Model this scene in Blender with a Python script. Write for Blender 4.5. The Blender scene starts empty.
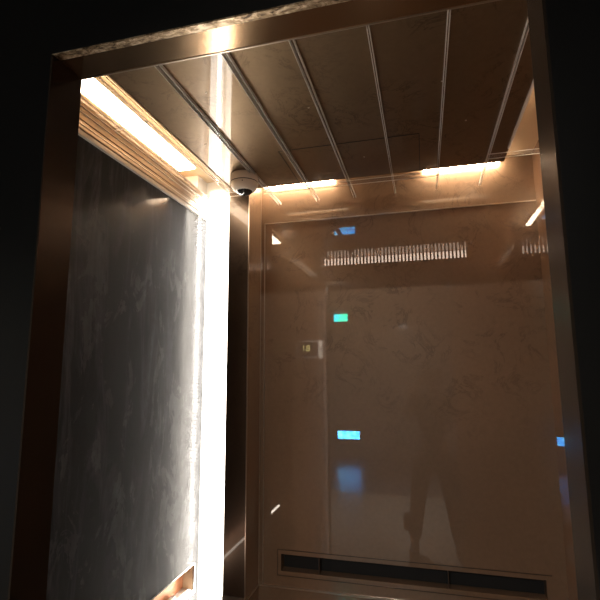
import bpy, bmesh, math
from mathutils import Vector, Matrix

sc = bpy.context.scene
COL = sc.collection
ZO = ZO_ = 1.7                       # eye height above the floor; all z below are written relative to the eye

# ------------------------------------------------------------------ materials
def new_mat(name):
    m = bpy.data.materials.new(name); m.use_nodes = True
    nt = m.node_tree
    for n in list(nt.nodes): nt.nodes.remove(n)
    out = nt.nodes.new('ShaderNodeOutputMaterial')
    return m, nt, out

def principled(name, base=(.5, .5, .5), rough=.5, metal=0.0, coat=0.0, coat_rough=.03, coat_ior=1.5,
               tint=(1, 1, 1), emis=None, estr=0.0, spec=.5, aniso=0.0):
    m, nt, out = new_mat(name)
    b = nt.nodes.new('ShaderNodeBsdfPrincipled')
    b.inputs['Base Color'].default_value = (*base, 1)
    b.inputs['Roughness'].default_value = rough
    b.inputs['Metallic'].default_value = metal
    b.inputs['Coat Weight'].default_value = coat
    b.inputs['Coat Roughness'].default_value = coat_rough
    b.inputs['Coat IOR'].default_value = coat_ior
    b.inputs['Coat Tint'].default_value = (*tint, 1)
    b.inputs['Specular IOR Level'].default_value = spec
    if emis:
        b.inputs['Emission Color'].default_value = (*emis, 1)
        b.inputs['Emission Strength'].default_value = estr
    nt.links.new(b.outputs[0], out.inputs[0])
    return m, nt, b

def noise(nt, scale, detail=6, rough=.6, stretch=(1, 1, 1), dist=0.0, off=(0, 0, 0)):
    tc = nt.nodes.new('ShaderNodeTexCoord')
    mp = nt.nodes.new('ShaderNodeMapping')
    mp.inputs['Scale'].default_value = stretch
    mp.inputs['Location'].default_value = off
    nz = nt.nodes.new('ShaderNodeTexNoise')
    nz.inputs['Scale'].default_value = scale
    nz.inputs['Detail'].default_value = detail
    nz.inputs['Roughness'].default_value = rough
    nz.inputs['Distortion'].default_value = dist
    nt.links.new(tc.outputs['Object'], mp.inputs[0])
    nt.links.new(mp.outputs[0], nz.inputs['Vector'])
    return nz.outputs['Fac']

def ramp(nt, fac, stops):
    r = nt.nodes.new('ShaderNodeValToRGB')
    els = r.color_ramp.elements
    while len(els) < len(stops): els.new(.5)
    for e, (p, c) in zip(els, stops):
        e.position = p
        e.color = (c, c, c, 1) if not hasattr(c, '__len__') else (*c, 1)
    nt.links.new(fac, r.inputs[0])
    return r.outputs[0]

def mix(nt, fac, a, b, mode='MIX'):
    n = nt.nodes.new('ShaderNodeMix'); n.data_type = 'RGBA'; n.blend_type = mode
    for i, v in ((6, a), (7, b)):
        if hasattr(v, 'links') or isinstance(v, bpy.types.NodeSocket): nt.links.new(v, n.inputs[i])
        else: n.inputs[i].default_value = (*v, 1)
    if isinstance(fac, bpy.types.NodeSocket): nt.links.new(fac, n.inputs[0])
    else: n.inputs[0].default_value = fac
    return n.outputs[2]

# polished bronze steel of the car: satin layer with a sharp lacquer on top, dirty with smears
def bronze(name, clean, dirt, rough, metal, coat_ior, coat_rough, smear_scale=3.2, amt=.62):
    m, nt, b = principled(name, clean, rough, metal, 1.0, coat_rough, coat_ior, (.95, .85, .76))
    big = ramp(nt, noise(nt, 1.3, 4, .55), [(.35, .0), (.7, 1.0)])
    veins = ramp(nt, noise(nt, smear_scale, 9, .68, (1, 1, 1), 1.6, (3.1, 1.7, .4)), [(.40, 0), (.43, .0), (.455, 1), (.485, 0), (1, 0)])
    mask = ramp(nt, noise(nt, 5.0, 3, .5, (1, 1, 1.3), 0, (7, 2, 5)), [(.42, 0), (.60, 1)])
    fine = ramp(nt, noise(nt, 60, 4, .7), [(.3, .80), (.7, 1.0)])
    col = mix(nt, big, clean, tuple(c * .86 for c in clean))
    mm = nt.nodes.new('ShaderNodeMath'); mm.operation = 'MULTIPLY'
    nt.links.new(veins, mm.inputs[0]); nt.links.new(mask, mm.inputs[1])
    m2 = nt.nodes.new('ShaderNodeMath'); m2.operation = 'MULTIPLY'
    nt.links.new(mm.outputs[0], m2.inputs[0]); m2.inputs[1].default_value = amt
    tz = nt.nodes.new('ShaderNodeTexCoord'); sz = nt.nodes.new('ShaderNodeSeparateXYZ'); nt.links.new(tz.outputs['Object'], sz.inputs[0])
    hz = nt.nodes.new('ShaderNodeMapRange'); hz.inputs[1].default_value = 1.35; hz.inputs[2].default_value = 1.85; hz.inputs[3].default_value = .12
    nt.links.new(sz.outputs[2], hz.inputs[0])
    m3 = nt.nodes.new('ShaderNodeMath'); m3.operation = 'MULTIPLY'; nt.links.new(m2.outputs[0], m3.inputs[0]); nt.links.new(hz.outputs[0], m3.inputs[1])
    m2 = m3
    col = mix(nt, m2.outputs[0], col, dirt)
    col = mix(nt, .6, col, fine, 'MULTIPLY')
    nt.links.new(col, b.inputs['Base Color'])
    return m

M = {}
M['back'] = bronze('bronze_mirror_steel', (.285, .200, .137), (.075, .048, .034), .45, .2, 1.75, .004, 6.5, .7)
M['side'] = bronze('bronze_side_steel', (.32, .20, .13), (.08, .05, .03), .4, .3, 1.8, .015)
M['return'] = bronze('bronze_return_panel', (.34, .19, .12), (.08, .05, .03), .5, .05, 1.4, .05)
M['pil'] = bronze('dark_pilaster_steel', (.10, .07, .05), (.03, .02, .015), .3, .5, 1.5, .02)
[n for n in M['pil'].node_tree.nodes if n.type == 'BSDF_PRINCIPLED'][0].inputs['Coat Weight'].default_value = .4
M['ceil'] = bronze('bronze_ceiling_steel', (.25, .195, .13), (.06, .045, .03), .46, .95, 1.45, .008, 8, .6)
M['cove'] = principled('cream_cove_paint', (.62, .47, .31), .45, .1)[0]
M['upper'] = principled('upper_bronze_band', (.30, .16, .085), .35, .3, 1.0, .02, 1.6, (.95, .85, .75))[0]
M['trim'] = principled('brushed_bright_trim', (.55, .46, .38), .28, .9)[0]
M['gold'] = principled('brushed_brass_steel', (.44, .29, .17), .14, .95)[0]
M['whitepanel'] = principled('white_channel', (.86, .85, .82), .5)[0]
M['chrome'] = principled('satin_aluminium', (.62, .62, .62), .25, 1.0)[0]
M['black'] = principled('black_lacquer', (.003, .003, .003), .3, 0, .4, .05, 1.35)[0]
M['rail'] = principled('pale_reflection_line', (.86, .80, .74), .2, .3)[0]  # pale lines of the reflection modelled on the left wall
M['jamb'] = principled('dark_jamb_steel', (.05, .035, .025), .25, .6)[0]
M['pitch'] = principled('black_recess', (.008, .007, .006), .7)[0]
M['copper'] = principled('copper_recess_plate', (.62, .27, .14), .35, .3)[0]
M['floor'] = principled('pale_stone_tile', (.30, .27, .24), .16, 0, .4, .1)[0]
M['carfloor'] = principled('brown_stone_floor', (.22, .16, .11), .2, 0)[0]
M['hallwall'] = principled('hall_stone_wall', (.42, .39, .35), .3, 0, .3, .1)[0]
M['hallceil'] = principled('hall_ceiling_paint', (.10, .09, .08), .8)[0]
M['plastic'] = principled('cream_white_plastic', (.90, .80, .68), .4)[0]
M['lens'] = principled('smoked_dome', (.03, .03, .035), .05, 0, 1.0, .01, 1.8)[0]
M['lensring'] = principled('dark_camera_ring', (.02, .02, .02), .35)[0]
M['grey'] = principled('satin_steel_bezel', (.85, .78, .72), .3, 1.0)[0]
M['screenback'] = principled('dark_display_glass', (.012, .010, .010), .15)[0]

# dark left wall glass: grey smears and wiping marks
m, nt, b = principled('smeared_black_glass', (.02, .02, .02), .5, 0, 1.0, .06, 1.4, (.95, .96, 1))
s1 = ramp(nt, noise(nt, 2.4, 7, .62, (1, 1.5, .55), 1.1), [(.38, (.003, .003, .003)), (.55, (.008, .008, .0085)), (.72, (.022, .022, .025))])
s2 = ramp(nt, noise(nt, 5.5, 9, .7, (1, 2.2, .35), .8, (2, 5, 1)), [(.50, 0), (.70, 1)])
col = mix(nt, s2, s1, (.060, .062, .072))
s3 = ramp(nt, noise(nt, 16, 6, .7, (1, 1.8, .7), 1.0, (9, 1, 4)), [(.40, 1), (.47, 0)])
ms = nt.nodes.new('ShaderNodeMath'); ms.operation = 'MULTIPLY'; ms.inputs[1].default_value = .55
nt.links.new(s3, ms.inputs[0])
col = mix(nt, ms.outputs[0], col, (.012, .012, .012))
nt.links.new(col, b.inputs['Base Color'])
# the glass is wiped clean above hand height and greasy below it
cr = ramp(nt, noise(nt, 7, 7, .7, (1, 1.6, .7), .9, (4, 4, 4)), [(.35, .18), (.65, .31)])
tcz = nt.nodes.new('ShaderNodeTexCoord'); sz = nt.nodes.new('ShaderNodeSeparateXYZ'); nt.links.new(tcz.outputs['Object'], sz.inputs[0])
hz = nt.nodes.new('ShaderNodeMapRange'); hz.inputs[1].default_value = ZO_ + .45; hz.inputs[2].default_value = ZO_ + .68
nt.links.new(sz.outputs[2], hz.inputs[0])
crm = mix(nt, hz.outputs[0], cr, (.045, .045, .045))
nt.links.new(crm, b.inputs['Coat Roughness'])
cw = ramp(nt, noise(nt, 13, 8, .75, (1, 1.5, .8), 1.2, (1, 8, 3)), [(.38, .32), (.60, .75)])
cwm = mix(nt, hz.outputs[0], cw, (.9, .9, .9))
nt.links.new(cwm, b.inputs['Coat Weight'])
b.inputs['Specular IOR Level'].default_value = .12
M['left'] = m

def emitter(name, colr, strength):
    m, nt, out = new_mat(name)
    e = nt.nodes.new('ShaderNodeEmission'); e.inputs[0].default_value = (*colr, 1); e.inputs[1].default_value = strength
    nt.links.new(e.outputs[0], out.inputs[0]); return m, nt, e
M['tube'] = emitter('warm_tube_light', (1, .82, .60), 16)[0]
M['tube_dim'] = emitter('warm_tube_light_back', (1, .79, .56), 40)[0]
M['grille_light'] = emitter('warm_louvre_light', (1, .76, .60), 5)[0]
M['halllamp'] = emitter('hall_lamp', (1, .92, .82), 330)[0]
# LED strip: single diodes every 15 mm under a clear cover
m, nt, e = emitter('led_dots', (1, .93, .84), 60)
tc = nt.nodes.new('ShaderNodeTexCoord'); sx = nt.nodes.new('ShaderNodeSeparateXYZ'); nt.links.new(tc.outputs['Object'], sx.inputs[0])
a = nt.nodes.new('ShaderNodeMath'); a.operation = 'MULTIPLY'; a.inputs[1].default_value = 2 * math.pi / .0155; nt.links.new(sx.outputs[2], a.inputs[0])
c_ = nt.nodes.new('ShaderNodeMath'); c_.operation = 'SINE'; nt.links.new(a.outputs[0], c_.inputs[0])
mr = nt.nodes.new('ShaderNodeMapRange'); mr.inputs[1].default_value = -.2; mr.inputs[2].default_value = .6; mr.inputs[3].default_value = 3; mr.inputs[4].default_value = 44
nt.links.new(c_.outputs[0], mr.inputs[0]); nt.links.new(mr.outputs[0], e.inputs[1])
M['led'] = m
M['ledge_glow'] = emitter('added_ledge_glow', (1, .86, .72), 7)[0]
M['led_bloom'] = emitter('led_bloom_glow', (1, .93, .84), 5)[0]
M['led_soft'] = emitter('led_diffuser', (1, .90, .76), 5)[0]

def screen_mat(name, c1, c2, strength, bars):
    m, nt, e = emitter(name, c1, strength)
    tc = nt.nodes.new('ShaderNodeTexCoord')
    w = nt.nodes.new('ShaderNodeTexNoise'); w.inputs['Scale'].default_value = bars; w.inputs['Detail'].default_value = 3
    nt.links.new(tc.outputs['Object'], w.inputs['Vector'])
    r = ramp(nt, w.outputs[0], [(.42, c1), (.6, c2)])
    nt.links.new(r, e.inputs[0]); return m
M['blue_screen'] = screen_mat('blue_display', (.04, .35, 1.0), (.12, .60, 1.0), 20, 9)
M['teal_screen'] = screen_mat('teal_display', (.02, .75, .85), (.03, .95, .50), 9, 6)
M['digits'] = emitter('amber_digits', (1, .85, .30), 3)[0]

# clear acrylic: mostly see-through with a faint gloss; frosted edges
def acrylic(name, see, tint, gloss_rough, diff):
    m, nt, out = new_mat(name)
    t = nt.nodes.new('ShaderNodeBsdfTransparent'); t.inputs[0].default_value = (*tint, 1)
    b = nt.nodes.new('ShaderNodeBsdfPrincipled')
    b.inputs['Base Color'].default_value = (*diff, 1); b.inputs['Roughness'].default_value = gloss_rough
    mx = nt.nodes.new('ShaderNodeMixShader'); mx.inputs[0].default_value = see
    nt.links.new(t.outputs[0], mx.inputs[1]); nt.links.new(b.outputs[0], mx.inputs[2]); nt.links.new(mx.outputs[0], out.inputs[0])
    return m
M['acrylic'] = acrylic('clear_acrylic', .09, (.97, .96, .95), .12, (.55, .52, .48))
M['frost'] = acrylic('frosted_acrylic_edge', .85, (1, 1, 1), .2, (.95, .90, .84))

# ------------------------------------------------------------------ mesh helpers
def bm_box(bm, x0, x1, y0, y1, z0, z1, mi=0, bevel=0):
    vs = [bm.verts.new((x, y, z + ZO)) for x in (x0, x1) for y in (y0, y1) for z in (z0, z1)]
    idx = [(0, 1, 3, 2), (4, 6, 7, 5), (0, 4, 5, 1), (2, 3, 7, 6), (0, 2, 6, 4), (1, 5, 7, 3)]
    fs = [bm.faces.new([vs[i] for i in f]) for f in idx]
    for f in fs: f.material_index = mi
    if bevel:
        es = list({e for f in fs for e in f.edges})
        bmesh.ops.bevel(bm, geom=es, offset=bevel, segments=2, affect='EDGES', clamp_overlap=True)

def link(name, bm, mats, parent=None, smooth=False):
    bmesh.ops.recalc_face_normals(bm, faces=bm.faces)
    me = bpy.data.meshes.new(name); bm.to_mesh(me); bm.free()
    for mm in (mats if isinstance(mats, (list, tuple)) else [mats]): me.materials.append(mm)
    if smooth:
        for p in me.polygons: p.use_smooth = True
    o = bpy.data.objects.new(name, me); COL.objects.link(o)
    if parent:
        o.parent = parent
        o.matrix_parent_inverse = parent.matrix_basis.inverted()
    return o

def boxes(name, lst, mats, parent=None, bevel=0):
    bm = bmesh.new()
    for bx in lst:
        bm_box(bm, *bx[:6], mi=(bx[6] if len(bx) > 6 else 0), bevel=bevel)
    return link(name, bm, mats, parent)

def empty(name, x, y, z, label, cat, group=None):
    o = bpy.data.objects.new(name, None); COL.objects.link(o); o.location = (x, y, z + ZO)
    o.empty_display_size = .05
    tag(o, label, cat, group); return o

def tag(o, label, cat, group=None):
    o['label'] = label; o['category'] = cat
    if group: o['group'] = group
    return o

def struct(o, label=None):
    o['kind'] = 'structure'
    if label: o['label'] = label
    return o

def bm_lathe(bm, cx, cy, prof, seg=40, mi=0, cap=True):
    rings = []
    for r, z in prof:
        if r < 1e-6: rings.append([bm.verts.new((cx, cy, z + ZO))])
        else: rings.append([bm.verts.new((cx + r * math.cos(2 * math.pi * i / seg), cy + r * math.sin(2 * math.pi * i / seg), z + ZO)) for i in range(seg)])
    for a, b in zip(rings, rings[1:]):
        for i in range(seg):
            j = (i + 1) % seg
            if len(a) == 1 and len(b) == 1: continue
            if len(a) == 1: f = bm.faces.new((a[0], b[i], b[j]))
            elif len(b) == 1: f = bm.faces.new((a[i], b[0], a[j]))
            else: f = bm.faces.new((a[i], b[i], b[j], a[j]))
            f.material_index = mi

# ------------------------------------------------------------------ dimensions (relative to the eye)
XL, XR, YB = -.915, .47, 2.0        # side wall faces, back wall face
YF, YH = .743, .67                  # inner and outer faces of the entrance wall
ZC, ZT = .77, .88                   # hung ceiling underside, cove ceiling
ZD = .60                            # top of the door opening
DL, DR = -.668, .19                 # door opening
FL = -1.7
HW, HX0, HX1, HC = -5.3, -3.4, 2.6, 1.1   # hall

# ------------------------------------------------------------------ the car shell
struct(boxes('floor', [(-1.1, .55, YH, 2.1, FL - .05, FL)], M['carfloor']), 'brown stone floor of the lift car')
# back wall with a long low recess
RX0, RX1, RZ0, RZ1 = -.615, .40, -.838, -.772
struct(boxes('wall_back', [(-.72, .50, YB, YB + .06, FL, RZ0), (-.72, .50, YB, YB + .06, RZ1, ZT),
                    (-.72, RX0, YB, YB + .06, RZ0, RZ1), (RX1, .50, YB, YB + .06, RZ0, RZ1)], M['back']),
       'bronze mirror steel back wall of the lift car')
# left wall with a low recess that runs up to the light
LY0, LY1, LZ0, LZ1 = 1.04, 1.80, -.858, -.765
struct(boxes('wall_left', [(XL - .05, XL, YF, 1.838, FL, LZ0), (XL - .05, XL, YF, 1.838, LZ1, ZC),
                    (XL - .05, XL, YF, LY0, LZ0, LZ1), (XL - .05, XL, LY1, 1.838, LZ0, LZ1)], M['left']),
       'smeared black glass left wall of the lift car')
struct(boxes('wall_right', [(XR, XR + .06, YF, YB, FL, ZT)], M['side']), 'bronze steel right wall of the lift car')
struct(boxes('ceiling', [(-1.08, .55, YF, 2.06, ZT, ZT + .04)], M['cove']), 'cream cove ceiling above the hung steel panel')
# cove trough above the left wall
struct(boxes('wall_cove_left', [(-1.08, -1.03, YF, 2.06, ZC - .03, ZT), (-1.03, XL - .05, YF, 1.90, ZC - .03, ZC - .02)], M['cove']))
M['mirror_band'] = principled('cream_painted_reflection', (.62, .50, .40), .24, .55)[0]  # cream band and ridges standing in for the mirrored ceiling panel edge
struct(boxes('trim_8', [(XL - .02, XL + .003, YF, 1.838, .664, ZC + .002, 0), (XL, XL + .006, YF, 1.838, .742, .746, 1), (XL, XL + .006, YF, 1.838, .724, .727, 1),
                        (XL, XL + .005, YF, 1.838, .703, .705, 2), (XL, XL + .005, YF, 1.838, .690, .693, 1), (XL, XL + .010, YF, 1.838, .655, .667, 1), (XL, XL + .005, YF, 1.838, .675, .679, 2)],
             [M['mirror_band'], M['rail'], M['pil']]), 'cream ridged band standing in for the ceiling edge mirrored in the black wall')
# corner pilaster beside the light
struct(boxes('wall_pilaster', [(-.808, -.715, 1.84, YB + .06, FL, ZT)], [M['pil'], M['back']]), 'dark steel pilaster in the back left corner')
for p in bpy.data.objects['wall_pilaster'].data.polygons:
    if p.normal.x > .5: p.material_index = 1
struct(boxes('trim_1', [(-.7165, -.7125, 1.8385, 1.843, FL, ZT - .02)], M['trim']), 'thin bright edge of the corner pilaster')
struct(boxes('trim_2', [(-.7148, -.7128, YB - .003, YB, -.9, ZT - .02)], M['trim']))
struct(boxes('wall_niche', [(-1.03, -.808, 1.93, 2.06, FL, ZT), (-1.03, XL - .05, 1.838, 1.93, FL, ZT)], M['whitepanel']),
       'white niche behind the vertical light')
# entrance wall: return panels, header
struct(boxes('wall_front', [(-3.4, DL, YH, YF, FL, HC), (DR, 2.6, YH, YF, FL, HC), (DL, DR, YH, YF, ZD + .004, HC)],
             [M['black'], M['return']]), 'entrance wall between the hall and the lift car')
wf = bpy.data.objects['wall_front']
for p in wf.data.polygons:
    if p.normal.y > .5: p.material_index = 1
for i, (x0, x1) in enumerate(((DL, DL + .004), (DR - .004, DR))):
    struct(boxes('trim_%d' % (3 + i), [(x0, x1, YH - .004, YF + .002, FL, ZD)], M['jamb']))
# header lining (soffit) with a rough worn front lip
m, nt, b = principled('worn_brass_lip', (.45, .30, .17), .35, .6)
cc = ramp(nt, noise(nt, 38, 8, .75, (1, 2, 2), 1.2), [(.40, (.06, .035, .02)), (.50, (.45, .30, .17)), (.62, (.9, .75, .55))])
nt.links.new(cc, b.inputs['Base Color']); M['lip'] = m
struct(boxes('trim_5', [(DL, DR, YH + .014, YF, ZD - .0005, ZD + .003, 0), (DL, DR, YH - .002, YH + .014, ZD - .0005, ZD + .003, 1),
                        (DL, DR, YF, YF + .003, ZD - .002, ZD + .02, 2)], [M['gold'], M['lip'], M['trim']]),
       'polished brass lining under the door header')
# inner front edge trim of the back wall panel and seams
struct(boxes('trim_6', [(-.695, .47, YB - .004, YB, .672, .676), (-.697, -.693, YB - .004, YB, -.9, .676)], M['trim']),
       'thin raised bead framing the back panel')
struct(boxes('trim_7', [(-.712, .47, YB - .006, YB, -.903, -.897), (-.808, -.715, 1.834, 1.84, -.905, -.884),
                        (-.715, -.711, 1.84, YB, -.903, -.897)], M['trim']),
       'bright seam strip above the kick plate')
# recess on the back wall: dark box with a divider and a frame line
rb = struct(boxes('wall_recess_back', [(RX0, RX1, YB + .045, YB + .055, RZ0, RZ1)], M['pitch']), 'dark long recess low on the back wall')
boxes('frame_line', [(-.632, .42, YB - .0015, YB, RZ1 + .016, RZ1 + .019), (-.632, .42, YB - .0015, YB, RZ0 - .019, RZ0 - .016),
                     (-.632, -.629, YB - .0015, YB, RZ0 - .019, RZ1 + .019)], M['pil'], rb)
boxes('divider', [(-.455, -.451, YB + .004, YB + .045, RZ0, RZ1), (.055, .059, YB + .004, YB + .045, RZ0, RZ1)], M['pil'], rb)
lb = struct(boxes('wall_recess_left', [(XL - .05, XL - .045, LY0, LY1, LZ0, LZ1)], M['copper']), 'copper lined recess low on the left wall')
boxes('end_plate', [(XL - .045, XL - .002, LY1 - .003, LY1 + .001, LZ0, LZ1)], M['cove'], lb)
boxes('ledge', [(XL - .045, XL + .006, LY0, LY1, LZ0 - .004, LZ0 + .003)], M['whitepanel'], lb)
boxes('frame_line', [(XL - .001, XL + .003, LY0 - .01, LY1 + .012, LZ0 - .012, LZ0 - .002), (XL - .001, XL + .003, LY1, LY1 + .008, LZ0, LZ1),
                     (XL - .001, XL + .0015, LY0, LY1, LZ1, LZ1 + .006)], M['chrome'], lb)
boxes('ledge_glow_strip', [(XL - .012, XL - .002, LY0 + .01, LY1 - .02, LZ0 + .003, LZ0 + .008)], M['ledge_glow'], lb)  # glowing strip added so the ledge and copper plate look lit
boxes('latch', [(XL - .035, XL - .02, 1.66, 1.70, LZ0, LZ0 + .02)], M['whitepanel'], lb, .002)

# ------------------------------------------------------------------ hung ceiling
cp = empty('hung_ceiling_panel', -.22, 1.4, ZC, 'dark bronze steel ceiling panel hung above the lift car with light gaps at its edges', 'ceiling panel')
boxes('panel', [(-.77, .325, .80, 1.80, ZC + .0, ZC + .018)], M['ceil'], cp)
boxes('side_flange', [(-.775, -.77, .80, 1.80, ZC - .004, ZC + .045)], M['cove'], cp)
boxes('access_hatch', [(-.47, -.283, 1.495, 1.497, ZC - .0012, ZC), (-.283, .018, 1.495, 1.497, ZC - .0012, ZC), (.016, .018, 1.497, 1.80, ZC - .0012, ZC),
                       (-.472, -.47, 1.495, 1.80, ZC - .0012, ZC)], M['pitch'], cp)
bm = bmesh.new()
for x, y in ((-.56, 1.10), (-.30, 1.25), (-.18, 1.62), (.08, 1.22), (.16, 1.45), (-.70, 1.38)):
    bm_lathe(bm, x, y, [(0, ZC - .0018), (.0022, ZC - .0015), (.003, ZC)], 12)
link('rivet', bm, M['trim'], cp)
for x in (-.60, -.15, .25):
    boxes('hanger', [(x, x + .02, 1.2, 1.22, ZC + .018, ZT)], M['chrome'], cp)

# clear acrylic battens under the panel, running back over the gap to the wall
def batten(x, y0, y1, w):
    bm = bmesh.new(); e = .0018
    bm_box(bm, x - w / 2 + e, x + w / 2 - e, y0, y1, ZC - .010, ZC - .0015, 0)
    bm_box(bm, x - w / 2, x - w / 2 + e, y0, y1, ZC - .012, ZC - .0015, 1)
    bm_box(bm, x + w / 2 - e, x + w / 2, y0, y1, ZC - .012, ZC - .0015, 1)
    bm_box(bm, x - w / 2 - .001, x + w / 2 + .001, y0 + .0, y0 + .003, ZC - .012, ZC - .0015, 1)
    return link('acrylic_batten', bm, [M['acrylic'], M['frost']])
bat = [(-.620, 'clear acrylic batten on the ceiling panel passing beside the security camera'),
       (-.438, 'clear acrylic batten on the ceiling, second from the bright light wall'),
       (-.268, 'clear acrylic batten on the ceiling, third counted from the security camera'),
       (-.090, 'clear acrylic batten down the middle of the dark ceiling, fourth from the security camera'),
       (.085, 'clear acrylic batten on the ceiling, second from the right end'),
       (.259, 'rightmost clear acrylic batten on the dark ceiling')]
for i, (x, lab) in enumerate(bat):
    o = batten(x, .83, 1.994, (.015, .015, .012, .007, .007, .008)[i])
    tag(o, lab, 'batten', 'acrylic battens across the ceiling')
def crossbar(name, segs, lab):
    bm = bmesh.new()
    for (x0, x1, y0, y1) in segs:
        bm_box(bm, x0, x1, y0, y1, ZC - .030, ZC - .0125, 0)
        bm_box(bm, x0, x1, y0 - .0008, y0 + .0012, ZC - .0325, ZC - .0305, 1)
        bm_box(bm, x0, x1, y0 - .0008, y0 + .0012, ZC - .0148, ZC - .0128, 1)
    return tag(link(name, bm, [M['acrylic'], M['frost']]), lab, 'rail')
crossbar('acrylic_cross_rail', [(-.63, .09, 1.792, 1.80)], 'long clear acrylic rail along the rear edge of the ceiling panel')
crossbar('acrylic_cross_rail', [(.256, XR - .002, 1.69, 1.70)], 'short clear acrylic rail at the right end of the ceiling, touching the right wall')
crossbar('acrylic_cross_rail', [(-.90, -.79, 1.165, 1.175)], 'short clear acrylic rail crossing the bright light trough on the left')
crossbar('acrylic_cross_rail', [(-.90, -.715, 1.782, 1.79)], 'short clear acrylic rail between light trough and security camera')
tag(boxes('acrylic_edge_strip', [(.318, .326, .99, 1.68, ZC - .006, ZC)], M['frost']), 'pale acrylic strip along the right edge of the ceiling panel', 'strip')
bm = bmesh.new()
for x0, x1, y0, y1 in ((-.800, -.7985, .96, 1.80), (-.782, -.781, .96, 1.80), (-.905, -.9035, .96, 1.80)):
    bm_box(bm, x0, x1, y0, y1, ZC - .006, ZC - .0015, 1)
bm_box(bm, -.7985, -.782, .96, 1.80, ZC - .004, ZC - .002, 0)
tag(link('acrylic_trough_rail', bm, [M['acrylic'], M['frost']]), 'clear acrylic rail running beside the bright light trough on the left', 'rail')

# ------------------------------------------------------------------ lights of the car
def tube(name, x0, x1, y0, y1, z, lab, mat, h=.022, group=None):
    r = empty(name, (x0 + x1) / 2, (y0 + y1) / 2, z, lab, 'light', group)
    boxes('diffuser', [(x0, x1, y0, y1, z - h, z)], mat, r, .003)
    boxes('housing', [(x0 - .003, x1 + .003, y0 - .003, y1 + .003, z, ZT)], M['whitepanel'], r)
    return r
tube('cove_light', -1.005, -.925, 1.0, 1.735, .868, 'bright warm strip light in the trough above the black left wall', M['tube'], .008)
tube('cove_light', -.70, -.36, 1.965, 1.988, .860, 'warm light glowing behind the ceiling panel next to the security camera', M['tube_dim'], .013)
tube('cove_light', .03, .345, 1.965, 1.988, .860, 'warm light glowing behind the right rear edge of the ceiling panel', M['tube_dim'], .013)
tube('cove_light', .275, .30, 1.00, 1.55, .865, 'warm light above the right side of the ceiling panel, lighting the right wall', M['tube_dim'], .012)
# ribbed light over the entrance, seen mirrored in the back wall
rl = empty('louvred_light', -.18, .85, .768, 'ribbed warm light panel over the entrance, seen mirrored high on the back wall', 'light')
boxes('diffuser', [(-.66, .30, .846, .850, .718, .766)], M['grille_light'], rl)
boxes('louvre', [(-.66 + i * .0235, -.66 + i * .0235 + .011, .850, .858, .716, .768) for i in range(41)], M['pitch'], rl)
boxes('housing', [(-.67, .31, YF + .002, .846, .716, .770)], M['side'], rl)

# vertical light in the corner
vl = empty('vertical_light', -.862, 1.88, FL, 'blinding white vertical strip light in the back left corner beside the black wall', 'light')
boxes('back_plate', [(XL + .002, -.810, 1.862, 1.868, FL + .01, ZC + .04)], M['whitepanel'], vl)
boxes('bloom_face', [(XL - .03, -.884, 1.846, 1.850, FL + .02, ZC - .01)], M['led_bloom'], vl)  # glowing face added to imitate the bloom left of the diodes
boxes('led_strip', [(-.882, -.870, 1.8445, 1.852, FL + .02, ZC)], M['led'], vl)
boxes('diffuser', [(-.836, -.8105, 1.843, 1.856, FL + .02, ZC)], M['led_soft'], vl)

# ------------------------------------------------------------------ security camera
cx, cy = -.664, 1.655
sec = empty('security_camera', cx, cy, ZC, 'cream white dome security camera on the ceiling in the back left corner', 'security camera')
bm = bmesh.new(); bm_lathe(bm, cx, cy, [(0, ZC), (.052, ZC), (.054, ZC - .004), (.055, ZC - .030), (.053, ZC - .035)], 48)
link('base', bm, M['plastic'], sec, True)
bm = bmesh.new(); bm_lathe(bm, cx, cy, [(.0535, ZC - .034), (.0545, ZC - .037), (.052, ZC - .050), (.045, ZC - .062), (.036, ZC - .070), (.030, ZC - .071)], 48)
link('cover', bm, M['plastic'], sec, True)
bm = bmesh.new()
bm_lathe(bm, cx, cy, [(.0555, ZC - .0335), (.0562, ZC - .035), (.0555, ZC - .0365)], 48)
link('seam_ring', bm, M['lensring'], sec, True)
bm = bmesh.new()
prof = [(.036 * math.cos(t), ZC - .058 - .034 * math.sin(t)) for t in [i * math.pi / 2 / 10 for i in range(10)]] + [(0, ZC - .092)]
bm_lathe(bm, 0, 0, [(r, z - ZC) for r, z in prof], 40)
dm = link('dome', bm, M['lens'], None, True)
dm.data.transform(Matrix.Translation((0, 0, -ZO)))
dm.data.transform(Matrix.Translation((0, 0, .060)))
dm.data.transform(Matrix.Rotation(math.radians(-22), 4, 'Y') @ Matrix.Rotation(math.radians(-18), 4, 'X'))
dm.data.transform(Matrix.Translation((cx + .004, cy - .004, ZC + ZO - .055)))
dm.parent = sec; dm.matrix_parent_inverse = sec.matrix_basis.inverted()
bm = bmesh.new(); bmesh.ops.create_uvsphere(bm, u_segments=16, v_segments=10, radius=.0022)
bmesh.ops.translate(bm, verts=bm.verts, vec=(cx + .012, cy - .0515, ZC - .044 + ZO))
link('screw', bm, M['lensring'], sec)

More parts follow.
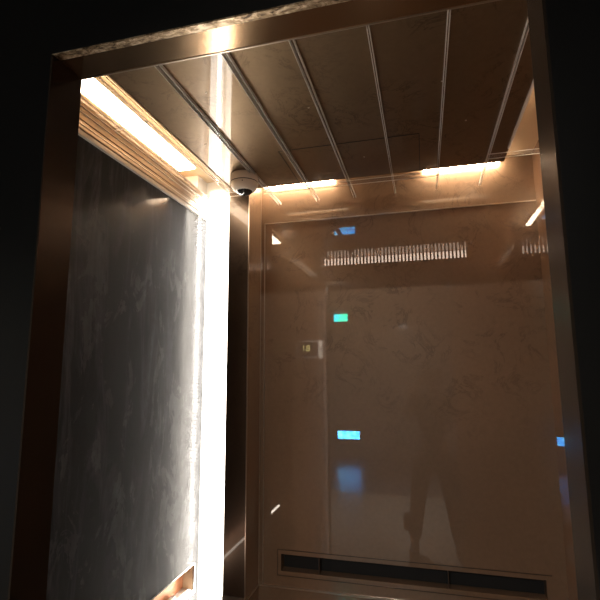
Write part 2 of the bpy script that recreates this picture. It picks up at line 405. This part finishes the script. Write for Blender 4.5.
# ------------------------------------------------------------------ floor indicator on the front return panel (seen mirrored)
ind = empty('floor_indicator', -.79, YF, .133, 'framed floor indicator reading B1 beside the entrance, seen mirrored in the back wall', 'display')
boxes('frame', [(-.885, -.690, YF, YF + .008, .187, .199), (-.885, -.690, YF, YF + .008, .073, .085), (-.885, -.873, YF, YF + .008, .085, .187),
                (-.725, -.690, YF, YF + .008, .085, .187)], M['grey'], ind, .001)
boxes('glass', [(-.873, -.725, YF, YF + .004, .085, .187)], M['screenback'], ind)
def text(name, s, size, loc, rot, mat, parent, ext=.0005):
    cu = bpy.data.curves.new(name, 'FONT'); cu.body = s; cu.size = size; cu.extrude = ext
    cu.align_x = 'CENTER'; cu.align_y = 'CENTER'
    t = bpy.data.objects.new('tmp', cu); COL.objects.link(t)
    dg = bpy.context.evaluated_depsgraph_get(); me = bpy.data.meshes.new_from_object(t.evaluated_get(dg))
    bpy.data.objects.remove(t); me.materials.clear(); me.materials.append(mat)
    me.transform(Matrix.Translation(loc) @ rot)
    o = bpy.data.objects.new(name, me); COL.objects.link(o); o.parent = parent; o.matrix_parent_inverse = parent.matrix_basis.inverted()
    return o
text('digits', 'B1', .062, (-.815, YF + .0048, .142 + ZO), Matrix.Rotation(math.pi, 4, 'Z') @ Matrix.Rotation(math.pi / 2, 4, 'X'), M['digits'], ind)

# ------------------------------------------------------------------ the hall behind the camera (seen mirrored)
struct(boxes('floor_hall', [(HX0, HX1, -2.7, YH, FL - .05, FL)], M['floor']), 'pale stone floor of the lift hall')
struct(boxes('floor_hall_far', [(HX0, HX1, HW, -2.7, FL - .05, FL)], principled('dark_polished_floor', (.12, .11, .12), .3, 0, .4, .27, 1.45)[0]))
struct(boxes('wall_hall_back', [(HX0, HX1, HW - .06, HW, FL, HC)], M['hallwall']))
struct(boxes('wall_hall_left', [(HX0 - .06, HX0, HW, YH, FL, HC)], M['hallwall']))
struct(boxes('wall_hall_right', [(HX1, HX1 + .06, HW, YH, FL, HC)], M['hallwall']))
struct(boxes('ceiling_hall', [(HX0, HX1, HW, YH, HC, HC + .05)], M['hallceil']))
hl = empty('hall_ceiling_lamp', -.5, -1.9, HC, 'round warm downlight in the ceiling of the lift hall behind the viewer', 'light')
bm = bmesh.new(); bm_lathe(bm, -.5, -1.9, [(0, HC - .004), (.11, HC - .004)], 32); link('diffuser', bm, M['halllamp'], hl)
bm = bmesh.new(); bm_lathe(bm, -.5, -1.9, [(.11, HC), (.11, HC - .008), (.13, HC - .008), (.135, HC)], 32); link('rim', bm, M['chrome'], hl)
sp = bpy.data.lights.new('downlight_beam', 'SPOT'); sp.energy = 170; sp.color = (1, .90, .78); sp.spot_size = math.radians(75); sp.spot_blend = .7; sp.shadow_soft_size = .08
so = bpy.data.objects.new('downlight_beam', sp); COL.objects.link(so); so.location = (-.5, -1.9, HC - .02 + ZO)
def screen(name, x0, x1, z0, z1, mat, lab):
    r = empty(name, (x0 + x1) / 2, HW, (z0 + z1) / 2, lab, 'display', 'glowing displays in the hall')
    boxes('screen', [(x0, x1, HW + .03, HW + .034, z0, z1)], mat, r)
    boxes('casing', [(x0 - .02, x1 + .02, HW, HW + .03, z0 - .02, z1 + .02)], M['screenback'], r, .004)
    return r
screen('hall_display', -1.69, -1.26, -1.36, -1.21, M['blue_screen'], 'bright blue display low on the hall wall, seen mirrored in the back panel')
screen('hall_display', -1.73, -1.45, .94, 1.09, M['teal_screen'], 'teal green display high on the hall wall, seen mirrored in the back panel')

# ------------------------------------------------------------------ the photographer in the hall (seen mirrored)
def skinned(name, verts, edges, radii, mat, parent, root=0, sub=1):
    me = bpy.data.meshes.new(name); me.from_pydata([Vector(v) + Vector((0, 0, ZO)) for v in verts], edges, [])
    o = bpy.data.objects.new(name, me); COL.objects.link(o)
    s = o.modifiers.new('Skin', 'SKIN'); s.use_smooth_shade = True
    sv = me.skin_vertices[0].data
    for i, r in enumerate(radii):
        sv[i].radius = (r, r) if not hasattr(r, '__len__') else r
        sv[i].use_root = (i == root)
    u = o.modifiers.new('Subdivision', 'SUBSURF'); u.levels = sub; u.render_levels = sub
    me.materials.append(mat); o.parent = parent
    if parent: o.matrix_parent_inverse = parent.matrix_basis.inverted()
    return o
per = empty('person', .05, -.75, FL, 'person in dark clothes holding up a phone, seen only mirrored in the back wall', 'person')
skin = principled('skin', (.42, .26, .18), .5)[0]
dark = principled('dark_jacket_cloth', (.035, .030, .028), .85)[0]
trous = principled('dark_trouser_cloth', (.022, .022, .024), .85)[0]
hairm = principled('black_hair', (.010, .008, .007), .5)[0]
shoe = principled('dark_shoe', (.03, .03, .03), .5)[0]
PX, PY = .07, -.72
V, E, Rr = [], [], []
def add(p, r, par=None):
    V.append(p); Rr.append(r); i = len(V) - 1
    if par is not None: E.append((par, i))
    return i
pel = add((PX - .02, PY, -.80), (.135, .10))
wst = add((PX - .01, PY, -.60), (.115, .085), pel)
chs = add((PX, PY, -.40), (.145, .10), wst)
nkb = add((PX + .01, PY, -.27), (.07, .06), chs)
nk = add((PX + .015, PY + .01, -.20), (.048, .048), nkb)
hd0 = add((PX + .02, PY + .02, -.13), (.070, .078), nk)
hd1 = add((PX + .02, PY + .015, -.05), (.072, .088), hd0)
hd2 = add((PX + .02, PY, -.02), (.05, .06), hd1)
# nose and ears as small branches of the head surface are shaped below
joints = {}
for s in (-1, 1):
    hip = add((PX - .02 + s * .10, PY, -.88), .088, pel)
    kne = add((PX - .02 + s * .16, PY + .02, -1.25), .058, hip)
    ank = add((PX - .02 + s * .20, PY - .02, -1.61), .040, kne)
    toe = add((PX - .02 + s * .22, PY + .10, -1.665), .032, ank)
    sho = add((PX + s * .165, PY, -.31), .055, chs)
    elb = add((PX + s * .20 - .03, PY + .24, -.42), .042, sho)
    wri = add((s * .055 - .02, PY + .58, -.165), .026, elb)
    plm = add((s * .048, PY + .645, -.120), (.028, .018), wri)
    joints[s] = (hip, kne, ank, toe, sho, elb, wri, plm)
    for k, (dz, L) in enumerate(((.030, .95), (.012, 1.0), (-.006, .93), (-.024, .75))):
        f1 = add((s * .047, PY + .672, -.112 + dz), .0088, plm)
        f2 = add((s * .052, PY + .672 + .026 * L, -.108 + dz), .0082, f1)
        f3 = add((s * (.046 - .016 * L), PY + .680 + .030 * L, -.106 + dz), .0075, f2)
    t1 = add((s * .042, PY + .665, -.088), .010, plm)
    t2 = add((s * .026, PY + .675, -.062), .009, t1)
skinned('body', V, E, Rr, skin, per, 0, 1)
# jacket
jV = [V[i] for i in (pel, wst, chs, nkb)]; jE = [(0, 1), (1, 2), (2, 3)]; jR = [(.15, .115), (.135, .105), (.165, .118), (.085, .078)]
for s in (-1, 1):
    h, k, a_, t, sh, el, wr, pl = joints[s]
    b0 = len(jV); jV += [V[sh], V[el], tuple(Vector(V[el]).lerp(Vector(V[wr]), .9))]; jR += [.072, .056, .038]
    jE += [(2, b0), (b0, b0 + 1), (b0 + 1, b0 + 2)]
skinned('jacket', jV, jE, jR, dark, per, 0, 2)
tV = [V[pel]]; tR = [(.147, .112)]; tE = []
for s in (-1, 1):
    h, k, a_, t, *_ = joints[s]
    b0 = len(tV); tV += [V[h], V[k], tuple(Vector(V[a_]) + Vector((0, 0, .02)))]; tR += [.105, .076, .062]; tE += [(0, b0), (b0, b0 + 1), (b0 + 1, b0 + 2)]
skinned('trousers', tV, tE, tR, trous, per, 0, 2)
for s in (-1, 1):
    h, k, a_, t, *_ = joints[s]
    A = Vector(V[a_]); T = Vector(V[t])
    skinned('shoe', [A + Vector((0, -.04, -.045)), A + Vector((.0, .03, -.04)), T + Vector((0, .02, .005)), T + Vector((0, .06, 0))], [(0, 1), (1, 2), (2, 3)], [.042, .05, .042, .030], shoe, per, 0, 2)
# hair cap, face details
bm = bmesh.new(); bmesh.ops.create_uvsphere(bm, u_segments=28, v_segments=18, radius=1)
for v in bm.verts:
    v.co = Vector((v.co.x * .088, v.co.y * .100 - .012, v.co.z * .098))
bmesh.ops.delete(bm, geom=[v for v in bm.verts if v.co.z < -.055 or (v.co.y > .035 and v.co.z < .035)], context='VERTS')
bmesh.ops.translate(bm, verts=bm.verts, vec=(PX + .02, PY + .01, -.085 + ZO))
link('hair', bm, hairm, per, True)
for s in (-1, 1):
    bm = bmesh.new(); bmesh.ops.create_uvsphere(bm, u_segments=12, v_segments=8, radius=.011)
    bmesh.ops.translate(bm, verts=bm.verts, vec=(PX + .02 + s * .030, PY + .092, -.095 + ZO)); link('eye', bm, M['lensring'], per, True)
    bm = bmesh.new(); bmesh.ops.create_uvsphere(bm, u_segments=12, v_segments=8, radius=.022)
    for v in bm.verts: v.co.x *= .4
    bmesh.ops.translate(bm, verts=bm.verts, vec=(PX + .02 + s * .078, PY + .005, -.105 + ZO)); link('ear', bm, skin, per, True)
bm = bmesh.new(); bmesh.ops.create_cone(bm, segments=10, radius1=.016, radius2=.006, depth=.045, cap_ends=True)
bmesh.ops.rotate(bm, verts=bm.verts, matrix=Matrix.Rotation(math.radians(25), 3, 'X'))
bmesh.ops.translate(bm, verts=bm.verts, vec=(PX + .02, PY + .100, -.118 + ZO)); link('nose', bm, skin, per, True)
bm = bmesh.new(); bmesh.ops.create_uvsphere(bm, u_segments=12, v_segments=8, radius=.02)
for v in bm.verts: v.co.y *= .35; v.co.z *= .3
bmesh.ops.translate(bm, verts=bm.verts, vec=(PX + .02, PY + .095, -.150 + ZO)); link('mouth', bm, principled('lips', (.35, .12, .10), .5)[0], per, True)
# bag hanging at the left leg with a pale strap
bag = empty('shoulder_bag', PX - .22, PY + .1, -1.40, 'dark bag hanging beside the leg of the mirrored person', 'bag')
boxes('pouch', [(PX - .31, PX - .19, PY + .06, PY + .16, -1.46, -1.32)], dark, bag, .012)
skinned('strap', [(PX - .19, PY + .12, -1.33), (PX - .16, PY + .14, -1.0), (PX - .05, PY + .14, -.62), (PX + .06, PY + .135, -.40), (PX + .13, PY + .05, -.25)],
        [(0, 1), (1, 2), (2, 3), (3, 4)], [(.012, .004)] * 5, dark, bag)
# the phone that takes the photograph: it sits just behind the lens
ph = empty('phone', 0, -.014, -.13, 'black phone held up in both hands by the mirrored person', 'phone')
boxes('case', [(-.022, .054, -.016, -.006, -.142, .014)], M['lensring'], ph, .003)
boxes('camera_block', [(-.012, .012, -.006, -.004, -.03, .010)], M['chrome'], ph, .0008)

# ------------------------------------------------------------------ camera
R3 = ((0.9667775542976732, -0.04236440968270703, -0.25208414725731043),
      (0.25556636567091, 0.14014929730245956, 0.9565793261430378),
      (-0.005195502367529678, -0.9892236507776504, 0.14632011309893947))
cam = bpy.data.cameras.new('camera'); co = bpy.data.objects.new('camera', cam); COL.objects.link(co)
mw = Matrix.Identity(4)
for r in range(3):
    mw[r][0] = R3[r][0]; mw[r][1] = -R3[r][1]; mw[r][2] = -R3[r][2]
mw[2][3] = ZO
co.matrix_world = mw
cam.sensor_width = 36; cam.lens = 464.13 * 36 / 600; cam.clip_start = .004; cam.clip_end = 60
sc.camera = co

w = bpy.data.worlds.new('world'); sc.world = w; w.use_nodes = True
w.node_tree.nodes['Background'].inputs[0].default_value = (.02, .018, .016, 1)
w.node_tree.nodes['Background'].inputs[1].default_value = .2
sc.view_settings.view_transform = 'Standard'; sc.view_settings.look = 'None'
sc.view_settings.exposure = .7; sc.view_settings.gamma = 1; sc.view_settings.use_curve_mapping = False
sc.cycles.max_bounces = 10; sc.cycles.glossy_bounces = 6; sc.cycles.transparent_max_bounces = 24
sc.cycles.use_denoising = True; sc.cycles.caustics_reflective = True
